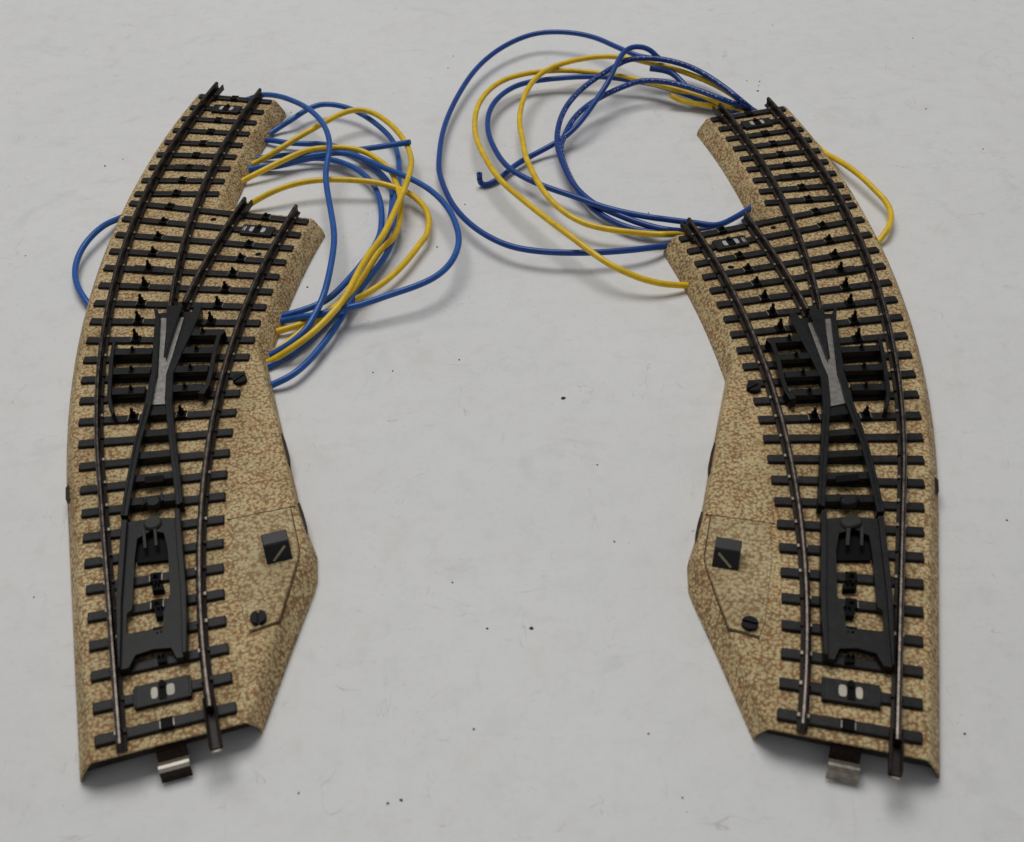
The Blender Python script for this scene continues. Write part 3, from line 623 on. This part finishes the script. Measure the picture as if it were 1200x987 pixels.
# ------------------------------------------------------------------ wires
WIRES = [
('blue', 'blue wire draped over the left coil from the far end of the left turnout', [(-102.1, 405.2, 1.2), (-95.2, 405.8, 1.0), (-91.7, 406.2, 2.0), (-88.3, 404.4, 3.8), (-80.9, 398.2, 6.2), (-72.9, 388.2, 8.6), (-67.3, 378.4, 11.0), (-62.8, 369.5, 12.2), (-59.6, 361.3, 12.8), (-57.5, 352.9, 12.2), (-57.3, 345.6, 11.2), (-57.6, 337.7, 10.0), (-56.5, 328.9, 9.4), (-53.5, 313.2, 9.0), (-51.5, 300.9, 9.0), (-51.3, 289.0, 8.6), (-52.0, 274.2, 8.0), (-53.7, 267.5, 6.8), (-56.4, 260.4, 5.4), (-60.2, 257.5, 3.6), (-64.1, 256.0, 2.0), (-67.4, 255.0, 1.0), (-74.1, 252.8, 1.2)], 'lead wires coiled beside the left turnout'),
('blue', 'blue wire arching behind the tall yellow loop to the lowest exit under the left turnout', [(-89.1, 373.2, 1.2), (-84.1, 378.1, 1.0), (-79.6, 382.4, 2.0), (-74.6, 384.8, 4.0), (-70.2, 390.2, 4.6), (-66.1, 392.9, 5.0), (-61.9, 393.1, 5.0), (-55.2, 390.2, 4.9), (-48.5, 384.2, 4.4), (-42.4, 376.2, 3.8), (-38.6, 369.2, 3.3), (-36.5, 361.5, 3.0), (-35.2, 350.9, 3.0), (-35.1, 338.3, 3.0), (-35.6, 326.3, 3.0), (-34.7, 315.9, 3.0), (-34.5, 312.4, 3.0), (-36.0, 301.6, 3.0), (-39.5, 291.4, 3.0), (-43.5, 281.6, 3.0), (-46.3, 273.1, 3.0), (-48.4, 265.8, 3.0), (-51.5, 257.0, 3.0), (-55.0, 249.4, 3.0), (-58.7, 244.1, 3.0), (-63.1, 242.2, 2.0), (-66.6, 241.1, 1.0), (-73.2, 238.9, 1.2)], 'lead wires coiled beside the left turnout'),
('yellow', 'yellow wire forming the tallest loop, on top of the left coil', [(-93.4, 356.0, 1.2), (-86.8, 358.5, 1.0), (-83.1, 359.8, 2.0), (-76.4, 361.4, 5.1), (-70.0, 366.3, 7.0), (-63.7, 372.3, 7.7), (-57.4, 379.3, 8.0), (-52.2, 382.8, 7.9), (-47.4, 383.1, 7.2), (-42.2, 378.1, 7.0), (-36.9, 369.4, 7.0), (-33.0, 359.6, 7.0), (-30.6, 348.1, 7.5), (-31.1, 334.4, 8.2), (-33.9, 316.9, 8.9), (-37.2, 300.3, 9.0), (-40.2, 293.0, 9.0), (-43.4, 281.1, 9.0), (-45.6, 272.4, 8.4), (-49.0, 265.5, 7.5), (-54.0, 258.5, 6.1), (-59.8, 254.3, 4.1), (-64.7, 252.3, 2.0), (-68.0, 251.5, 1.0), (-74.8, 250.0, 1.2)], 'lead wires coiled beside the left turnout'),
('yellow', 'yellow wire folding over in the middle of the left coil', [(-95.6, 342.1, 1.2), (-89.6, 345.8, 1.0), (-86.4, 347.7, 2.0), (-78.7, 351.6, 4.0), (-72.3, 355.6, 5.2), (-65.9, 359.2, 6.0), (-59.2, 359.5, 6.4), (-52.5, 359.3, 6.2), (-47.0, 357.0, 5.9), (-42.1, 352.2, 5.5), (-37.8, 346.2, 5.1), (-35.3, 337.5, 5.0), (-33.4, 327.7, 5.0), (-33.0, 318.4, 5.0), (-34.3, 306.8, 4.6), (-38.8, 299.9, 4.2), (-42.6, 286.1, 4.0), (-47.5, 275.6, 4.0), (-54.3, 268.5, 3.2), (-59.7, 261.2, 2.8), (-63.7, 257.0, 2.0), (-66.9, 254.9, 1.0), (-72.7, 251.1, 1.2)], 'lead wires coiled beside the left turnout'),
('yellow', 'yellow wire leaving the notch of the left turnout in a low arc', [(-92.7, 326.5, 1.2), (-86.5, 329.8, 1.0), (-83.1, 331.6, 2.0), (-76.2, 333.9, 4.8), (-69.9, 336.4, 6.0), (-63.6, 338.1, 6.4), (-57.2, 338.6, 6.5), (-50.1, 338.1, 6.4), (-44.3, 337.4, 6.1), (-38.5, 336.3, 5.4), (-31.9, 332.9, 4.7), (-27.3, 327.8, 4.0), (-24.6, 321.2, 3.7), (-24.1, 314.6, 3.5), (-24.9, 308.0, 3.5), (-25.6, 306.8, 3.5), (-29.7, 296.4, 3.5), (-34.6, 287.5, 3.4), (-40.0, 281.3, 3.1), (-45.5, 277.2, 2.7), (-50.5, 275.1, 2.4), (-54.1, 271.0, 2.0), (-57.8, 268.4, 2.0), (-63.1, 265.9, 2.0), (-67.2, 265.6, 1.0), (-74.1, 265.0, 1.2)], 'lead wires coiled beside the left turnout'),
('blue', 'blue wire with a cut dark end pointing right inside the left coil', [(-91.1, 363.0, 1.2), (-84.1, 363.0, 1.0), (-78.4, 362.9, 2.0), (-70.0, 361.2, 3.0), (-60.4, 360.6, 3.5), (-53.4, 360.0, 4.5), (-46.5, 358.8, 6.0), (-37.6, 358.1, 7.5), (-31.4, 357.0, 9.0)], 'lead wires coiled beside the left turnout'),
('blue', 'innermost blue loop of the left coil, turning down ahead of the other strands', [(-89.4, 356.7, 1.2), (-82.5, 356.3, 1.0), (-76.2, 355.9, 2.0), (-69.5, 357.2, 2.9), (-64.2, 358.5, 3.3), (-57.9, 356.3, 3.5), (-51.6, 352.3, 3.5), (-45.7, 345.1, 3.4), (-42.0, 337.5, 3.0), (-39.7, 326.6, 3.0), (-39.0, 315.0, 3.0), (-39.7, 307.2, 3.0), (-43.9, 294.7, 3.0), (-47.4, 286.7, 3.0), (-51.9, 278.1, 3.0), (-57.2, 274.2, 2.9), (-62.8, 272.8, 2.0), (-67.5, 272.5, 1.0), (-74.5, 272.0, 1.2)], 'lead wires coiled beside the left turnout'),
('blue', 'blue wire of the left coil swinging out farthest towards the right coil', [(-96.6, 354.3, 1.2), (-89.6, 354.7, 1.0), (-84.1, 355.0, 2.0), (-77.2, 354.9, 3.2), (-69.4, 357.4, 4.0), (-61.3, 358.1, 4.8), (-54.4, 357.3, 5.6), (-48.7, 353.7, 6.0), (-41.5, 346.1, 6.8), (-34.6, 339.8, 7.3), (-30.5, 335.8, 7.7), (-23.9, 328.3, 8.0), (-18.0, 317.5, 8.0), (-15.0, 306.1, 8.0), (-14.3, 297.4, 8.0), (-16.2, 288.2, 8.0), (-20.1, 281.4, 8.0), (-25.6, 277.1, 7.8), (-34.0, 273.8, 7.0), (-42.3, 270.6, 6.1), (-46.3, 270.0, 5.7), (-50.7, 268.9, 5.2), (-56.9, 268.6, 4.3), (-62.5, 270.3, 2.0), (-67.3, 270.6, 1.0), (-74.2, 271.1, 1.2)], 'lead wires coiled beside the left turnout'),
('blue', 'dark blue strand tucked beneath the yellow wires of the left coil', [(-93.0, 379.0, 1.2), (-86.6, 376.1, 1.0), (-81.2, 373.7, 2.0), (-76.7, 371.2, 2.5), (-71.0, 369.8, 2.5), (-64.1, 369.7, 2.3), (-58.5, 368.2, 2.1), (-50.6, 362.5, 1.8), (-43.1, 352.7, 1.5), (-39.4, 346.3, 1.4), (-37.0, 338.8, 1.3), (-36.7, 326.8, 1.3), (-37.3, 315.3, 1.3), (-38.9, 310.8, 1.3), (-41.9, 297.0, 1.3), (-45.2, 286.0, 1.3), (-49.0, 275.5, 1.3), (-53.7, 265.9, 1.3), (-58.4, 257.7, 1.3), (-63.7, 252.3, 1.3), (-67.3, 250.2, 1.0), (-73.4, 246.8, 1.2)], 'lead wires coiled beside the left turnout'),
('blue', 'short blue wire bowing out from the outer side of the left turnout', [(-118.6, 336.4, 1.2), (-121.6, 330.1, 1.0), (-123.7, 325.5, 2.0), (-125.8, 319.8, 3.8), (-128.5, 312.8, 4.0), (-130.1, 306.3, 3.4), (-130.1, 298.9, 2.8), (-128.6, 292.7, 2.5), (-126.1, 286.9, 2.5), (-122.3, 281.1, 2.0), (-119.4, 277.5, 1.0), (-115.0, 272.0, 1.2)], 'lead wires coiled beside the left turnout'),
('blue', 'blue wire sweeping round the right coil in its widest loop', [(61.2, 306.5, 1.2), (54.6, 304.0, 1.0), (49.5, 302.0, 2.0), (44.2, 298.8, 3.8), (38.5, 296.7, 4.6), (30.1, 295.1, 5.1), (22.0, 294.6, 5.4), (13.9, 295.2, 5.4), (6.5, 296.9, 5.3), (0.4, 299.7, 5.2), (-5.7, 305.1, 5.1), (-11.3, 312.6, 4.9), (-16.4, 323.1, 4.6), (-19.5, 334.0, 4.3), (-21.5, 344.5, 4.0), (-22.0, 350.7, 4.0), (-21.5, 369.4, 4.0), (-19.4, 385.0, 4.0), (-15.7, 400.3, 4.5), (-10.4, 416.3, 5.1), (-3.6, 428.7, 5.7), (4.2, 437.3, 6.4), (12.8, 442.5, 7.0), (20.5, 442.4, 7.6), (28.8, 439.5, 8.1), (36.1, 434.3, 8.4), (42.3, 426.3, 8.7), (47.7, 419.5, 9.0), (51.2, 416.8, 8.7), (55.7, 416.3, 8.1), (60.9, 416.4, 7.1), (68.8, 413.5, 5.9), (75.4, 407.3, 4.9), (81.2, 397.2, 4.2), (85.2, 393.7, 2.0), (88.7, 388.3, 1.0), (92.6, 382.5, 1.2)], 'lead wires coiled beside the right turnout'),
('blue', 'blue wire of the right coil ending in a small upturned hook on the table', [(-8.4, 342.5, 5.0), (-8.3, 342.5, 1.7), (-6.9, 341.6, 1.0), (-3.6, 343.5, 1.2), (0.4, 347.7, 1.7), (3.8, 352.6, 2.1), (11.4, 359.4, 2.5), (16.9, 362.5, 3.8), (21.8, 365.9, 5.3), (26.2, 371.0, 7.0), (30.8, 379.0, 8.7), (34.8, 386.6, 10.3), (37.6, 391.4, 12.0), (40.6, 399.4, 13.7), (43.8, 407.2, 14.7), (47.4, 411.2, 15.0), (51.4, 411.6, 14.7), (54.6, 410.5, 13.6), (57.2, 408.6, 11.5), (60.8, 410.4, 9.8), (67.9, 408.4, 8.5), (74.6, 402.9, 7.0), (80.8, 395.0, 5.3), (85.2, 393.7, 2.0), (88.7, 388.3, 1.0), (92.6, 382.5, 1.2)], 'lead wires coiled beside the right turnout'),
('printed', 'white-printed blue wire, the upper of two reaching the far end of the right turnout', [(65.0, 312.6, 1.2), (58.3, 310.7, 1.0), (55.3, 309.8, 2.0), (49.9, 307.4, 4.0), (45.3, 309.3, 4.0), (40.0, 312.7, 4.0), (34.1, 317.6, 4.0), (28.8, 322.4, 4.0), (24.8, 328.7, 4.0), (21.6, 336.2, 4.2), (19.8, 344.2, 4.6), (17.8, 358.7, 5.0), (18.7, 371.0, 5.7), (22.0, 382.7, 7.0), (28.2, 392.7, 8.6), (35.0, 399.3, 10.1), (42.0, 405.9, 10.9), (45.9, 408.8, 11.3), (52.5, 409.0, 11.7), (59.5, 406.9, 11.8), (67.1, 403.4, 10.9), (73.7, 398.4, 9.3), (79.8, 390.4, 7.8), (83.5, 385.8, 6.2), (88.3, 386.6, 2.0), (90.1, 383.5, 1.0), (93.5, 377.4, 1.2)], 'lead wires coiled beside the right turnout'),
('printed', 'white-printed blue wire, the lower of two reaching the far end of the right turnout', [(65.0, 310.4, 1.2), (58.1, 309.4, 1.0), (52.3, 308.6, 2.0), (45.2, 307.9, 3.0), (40.4, 309.4, 3.0), (35.8, 312.4, 2.9), (31.9, 316.8, 2.5), (28.1, 322.2, 2.5), (24.9, 329.1, 2.5), (22.4, 337.1, 2.8), (20.3, 345.5, 3.4), (18.8, 359.4, 4.2), (20.8, 365.9, 5.0), (23.7, 374.7, 5.8), (29.0, 383.0, 6.6), (36.5, 389.9, 7.5), (44.0, 394.9, 8.1), (50.0, 397.7, 8.5), (58.5, 396.3, 8.5), (65.9, 392.7, 8.1), (72.6, 388.9, 7.2), (79.2, 385.0, 6.0), (87.0, 387.2, 2.0), (89.7, 385.7, 1.0), (95.8, 382.3, 1.2)], 'lead wires coiled beside the right turnout'),
('blue', 'blue loop of the right coil that runs into the notch of the right turnout', [(83.9, 331.4, 1.2), (79.9, 325.7, 1.0), (77.3, 322.1, 2.0), (73.8, 317.4, 3.0), (69.1, 313.1, 3.3), (66.0, 310.6, 3.6), (63.3, 309.7, 3.8), (58.6, 310.8, 4.1), (53.8, 311.6, 4.4), (48.4, 312.9, 4.6), (45.6, 313.2, 4.9), (37.5, 316.2, 5.0), (29.3, 320.8, 5.0), (21.8, 326.6, 5.0), (15.5, 331.0, 5.0), (9.8, 335.5, 5.0), (4.1, 341.4, 5.0), (-0.3, 348.2, 5.0), (-4.7, 363.9, 5.0), (-5.7, 375.1, 5.0), (-4.6, 386.6, 5.0), (-0.9, 396.2, 5.0), (5.0, 403.6, 5.0), (11.6, 406.8, 5.0), (19.0, 407.8, 5.2), (27.0, 407.5, 5.8), (35.0, 406.8, 6.0), (41.4, 405.3, 6.0), (47.2, 403.5, 5.7), (54.3, 401.8, 5.1), (62.4, 396.9, 4.6), (70.3, 390.7, 4.1), (78.6, 388.2, 2.0), (83.4, 386.1, 1.0), (89.8, 383.3, 1.2)], 'lead wires coiled beside the right turnout'),
('yellow', 'outer yellow loop of the right coil, ending lowest at the box side of the turnout', [(62.0, 283.4, 1.2), (55.2, 282.1, 1.0), (51.7, 281.5, 2.0), (45.5, 280.2, 3.5), (39.5, 280.6, 5.0), (34.3, 282.2, 6.5), (29.2, 284.8, 8.0), (24.3, 290.4, 8.7), (19.4, 297.1, 9.2), (14.3, 304.9, 9.0), (9.1, 313.2, 8.8), (3.7, 322.5, 8.5), (-1.1, 331.4, 8.2), (-4.7, 341.1, 8.0), (-9.3, 358.8, 8.0), (-10.0, 371.5, 7.8), (-9.1, 383.5, 7.5), (-5.9, 394.4, 7.2), (-0.8, 403.0, 7.0), (5.1, 407.4, 7.0), (13.2, 410.1, 7.0), (22.0, 410.7, 7.0), (30.7, 409.1, 7.0), (37.9, 406.9, 6.9), (45.0, 404.5, 6.6), (50.5, 402.1, 6.3), (56.8, 398.8, 6.0), (63.6, 395.3, 5.4), (70.4, 391.9, 4.8), (76.9, 387.8, 4.2), (82.6, 386.5, 2.0), (86.0, 384.5, 1.0), (92.0, 380.9, 1.2)], 'lead wires coiled beside the right turnout'),
('yellow', "yellow wire of the right coil's narrow inner loop", [(62.3, 314.6, 1.2), (56.6, 310.5, 1.0), (53.6, 308.4, 2.0), (48.2, 304.7, 4.4), (44.9, 305.5, 4.0), (38.0, 306.0, 4.6), (30.4, 307.4, 5.1), (24.3, 310.0, 5.4), (19.0, 314.9, 5.8), (14.4, 322.4, 6.1), (11.1, 330.3, 6.8), (8.5, 340.6, 7.0), (6.6, 351.0, 7.0), (6.4, 358.4, 7.0), (5.3, 371.8, 7.2), (6.7, 385.6, 7.5), (9.9, 398.4, 7.8), (14.5, 406.6, 8.3), (20.6, 411.3, 8.9), (28.1, 414.8, 9.0), (35.6, 416.8, 9.0), (42.2, 416.4, 9.0), (48.0, 414.4, 9.0), (52.9, 411.3, 8.9), (61.2, 407.4, 8.6), (68.6, 402.2, 7.9), (75.2, 397.4, 6.9), (80.4, 392.9, 5.6), (85.1, 393.1, 2.0), (88.4, 386.6, 1.0), (91.6, 380.3, 1.2)], 'lead wires coiled beside the right turnout'),
('yellow', 'short yellow wire with a cut end beside the far end of the right turnout', [(59.8, 393.2, 5.0), (63.3, 391.7, 3.5), (67.5, 390.5, 3.0), (72.9, 388.4, 3.0), (77.2, 388.3, 2.0), (81.5, 387.7, 1.0), (88.5, 386.8, 1.2)], 'lead wires coiled beside the right turnout'),
('blue', 'blue wire with a blunt cut end resting on strands behind the right turnout', [(53.8, 406.3, 9.0), (60.6, 405.5, 8.0), (63.4, 402.8, 7.0), (66.0, 398.5, 5.5), (68.7, 394.4, 4.0), (75.5, 390.3, 2.0), (78.7, 387.9, 1.0), (84.3, 383.6, 1.2)], 'lead wires coiled beside the right turnout'),
('yellow', 'yellow wire bulging out from the outer side of the right turnout', [(105.9, 362.6, 1.2), (108.1, 356.0, 1.0), (109.6, 351.5, 2.0), (110.9, 344.7, 3.9), (113.2, 338.8, 4.4), (115.4, 332.7, 4.5), (117.5, 326.1, 4.2), (119.3, 320.5, 3.8), (119.5, 314.6, 3.3), (118.0, 309.5, 3.0), (115.5, 304.9, 3.0), (113.7, 303.0, 2.0), (110.7, 299.7, 1.0), (106.0, 294.5, 1.2)], 'lead wires coiled beside the right turnout')
]

def tube(name, pts, r, mats, ns=12):
    P = [Vector(p) for p in pts]; Q = []; SEG = 7
    ext = [P[0]*2-P[1]]+P+[P[-1]*2-P[-2]]
    for i in range(1, len(ext)-2):
        p0, p1, p2, p3 = ext[i-1], ext[i], ext[i+1], ext[i+2]
        # centripetal Catmull-Rom keeps unevenly spaced points from kinking
        t0 = 0; t1 = t0+max(1e-4, (p1-p0).length)**.5; t2 = t1+max(1e-4, (p2-p1).length)**.5; t3 = t2+max(1e-4, (p3-p2).length)**.5
        for k in range(SEG):
            t = t1+(t2-t1)*k/SEG
            a1 = p0*((t1-t)/(t1-t0))+p1*((t-t0)/(t1-t0)); a2 = p1*((t2-t)/(t2-t1))+p2*((t-t1)/(t2-t1)); a3 = p2*((t3-t)/(t3-t2))+p3*((t-t2)/(t3-t2))
            b1 = a1*((t2-t)/(t2-t0))+a2*((t-t0)/(t2-t0)); b2 = a2*((t3-t)/(t3-t1))+a3*((t-t1)/(t3-t1))
            Q.append(b1*((t2-t)/(t2-t1))+b2*((t-t1)/(t2-t1)))
    Q.append(P[-1])
    for _ in range(10):                              # relax like springy wire
        Q = [Q[0]]+[Q[i]*.5+(Q[i-1]+Q[i+1])*.25 for i in range(1, len(Q)-1)]+[Q[-1]]
    for q in Q: q.z = max(q.z, r+.02)
    vs, fs, mi, uvs = [], [], [], []
    d = [0]
    for i in range(1, len(Q)): d.append(d[-1]+(Q[i]-Q[i-1]).length)
    for i, q in enumerate(Q):
        t = (Q[min(i+1, len(Q)-1)]-Q[max(i-1, 0)]).normalized()
        sx = t.cross(Vector((0, 0, 1))).normalized(); up = sx.cross(t)
        for k in range(ns):
            a = 2*math.pi*k/ns; vs.append((q+sx*(r*math.cos(a))+up*(r*math.sin(a)))*S)
    for i in range(len(Q)-1):
        for k in range(ns):
            fs.append((i*ns+k, i*ns+(k+1) % ns, (i+1)*ns+(k+1) % ns, (i+1)*ns+k)); mi.append(0)
            uvs.append([(d[i], k/ns), (d[i], (k+1)/ns), (d[i+1], (k+1)/ns), (d[i+1], k/ns)])
    for base, rev in ((0, True), ((len(Q)-1)*ns, False)):
        o = len(vs); c = Q[0 if rev else -1]; t = ((Q[1]-Q[0]) if rev else (Q[-2]-Q[-1])).normalized()
        for k in range(ns): vs.append(c*S+(Vector(vs[base+k])-c*S)*.5)
        for k in range(ns):
            f = (base+k, base+(k+1) % ns, o+(k+1) % ns, o+k); fs.append(f[::-1] if not rev else f); mi.append(0); uvs.append([(0, 0)]*4)
        f = tuple(o+k for k in range(ns)); fs.append(f if not rev else f[::-1]); mi.append(1); uvs.append([(0, 0)]*ns)
    me = bpy.data.meshes.new(name); me.from_pydata(vs, [], fs)
    uv = me.uv_layers.new(name='along')
    for p, u, m in zip(me.polygons, uvs, mi):
        p.use_smooth = True; p.material_index = m
        for li, c in zip(p.loop_indices, u): uv.data[li].uv = c
    for m in mats: me.materials.append(m)
    o = bpy.data.objects.new(name, me); COL.objects.link(o); return o

for col, label, pts, group in WIRES:
    o = tube('yellow_wire' if col == 'yellow' else 'blue_wire', pts, (.95 if 'blunt' not in label else 1.1) if col != 'printed' else 1.0, [{'blue': M_BLUE if 'left' in group else M_DEEP, 'yellow': M_YELLOW, 'printed': M_PRINT}[col], M_COPPER])
    tag(o, label, 'wire', group)

# ------------------------------------------------------------------ table and its specks
mb = MB(); mb.add([(-1500, -700, 0), (1500, -700, 0), (1500, 2300, 0), (-1500, 2300, 0)], [(0, 1, 2, 3)])
tbl = link('table_top', mb, M_TABLE, None, lambda v: v); tag(tbl, kind='structure')
SPECKS = [(13.6, 235.5, 1.2), (3.0, 160.2, 0.9), (-6.6, 160.5, 0.5), (-23.2, 120.1, 0.7), (-25.7, 119.5, 0.5), (-9.4, 135.4, 0.5), (93.8, 403.9, 0.9), (95.7, 411.2, 0.6), (91.1, 412.2, 0.4), (94.8, 407.9, 0.4), (-59.5, 288.5, 0.6), (-77.3, 397.4, 0.6), (-21.6, 307.7, 0.6), (16.4, 416.7, 0.5), (-20.8, 429.6, 0.5), (-19.0, 439.8, 0.5), (162.3, 357.6, 0.5), (150.9, 386.8, 0.6), (-131.7, 366.8, 0.4), (-136.8, 362.5, 0.7), (-14.4, 173.7, 0.4), (20.8, 210.1, 0.4), (161.8, 444.4, 0.5), (26.8, 332.2, 0.4), (109.2, 459.6, 0.4), (-32.0, 248.6, 0.5), (-37.3, 248.2, 0.4), (-14.0, 252.6, 0.5), (22.9, 184.6, 0.4), (-13.2, 331.7, 0.5), (45.2, 323.6, 0.5), (114.9, 187.9, 0.5), (88.0, 131.2, 0.5), (25.5, 133.2, 0.4), (-43.1, 122.2, 0.4), (30.5, 119.0, 0.4), (-148.9, 309.2, 0.4), (-108.2, 172.8, 0.4)]

mb = MB()
for x, y, s in SPECKS:
    n = 7; pts = []
    a0 = random.random()*6
    for i in range(n):
        r = s*.5*(.7+.5*random.random()); a = a0+2*math.pi*i/n; pts.append((x+r*math.cos(a), y+r*.75*math.sin(a)))
    mb.prism(pts, .01, .12+.15*s)
sp = link('dust_specks', mb, paint('dark dust', c3(.05, .045, .04), .8, .2, .4), None, lambda v: v); tag(sp, kind='stuff')

# ------------------------------------------------------------------ light
def area(name, loc, aim, sx, sy, power, col):
    l = bpy.data.lights.new(name, 'AREA'); l.shape = 'RECTANGLE'; l.size = sx; l.size_y = sy; l.energy = power; l.color = col
    o = bpy.data.objects.new(name, l); COL.objects.link(o); o.location = loc
    o.rotation_euler = (Vector(aim)-Vector(loc)).to_track_quat('-Z', 'Y').to_euler()
    return o
area('ceiling_light', (-.18, .86, 1.4), (0, .25, 0), 1.0, .8, 13.7, (1.0, .99, .972))
w = bpy.data.worlds.new('World'); sc.world = w; w.use_nodes = True
bg = w.node_tree.nodes['Background']; bg.inputs[0].default_value = (.96, .98, 1.0, 1); bg.inputs[1].default_value = .20

# ------------------------------------------------------------------ camera
pitch, roll, h, fpx = 0.7375, -0.0277, 206.374, 1393.83
fw = Vector((0, math.cos(pitch), -math.sin(pitch))); up = Vector((0, math.sin(pitch), math.cos(pitch))); rt = Vector((1, 0, 0))
rt2 = rt*math.cos(roll)+up*math.sin(roll); up2 = up*math.cos(roll)-rt*math.sin(roll)
cd = bpy.data.cameras.new('camera'); cam = bpy.data.objects.new('camera', cd); COL.objects.link(cam)
cam.matrix_world = Matrix(((rt2.x, up2.x, -fw.x, 0), (rt2.y, up2.y, -fw.y, 0), (rt2.z, up2.z, -fw.z, h*S), (0, 0, 0, 1)))
cd.sensor_width = 36; cd.sensor_fit = 'HORIZONTAL'; cd.lens = fpx/1200*36
cd.clip_start = .01; cd.clip_end = 20
cd.dof.use_dof = True; cd.dof.focus_distance = .36; cd.dof.aperture_fstop = 36
sc.camera = cam
sc.view_settings.view_transform = 'Standard'; sc.view_settings.look = 'None'; sc.view_settings.exposure = 0; sc.view_settings.gamma = 1
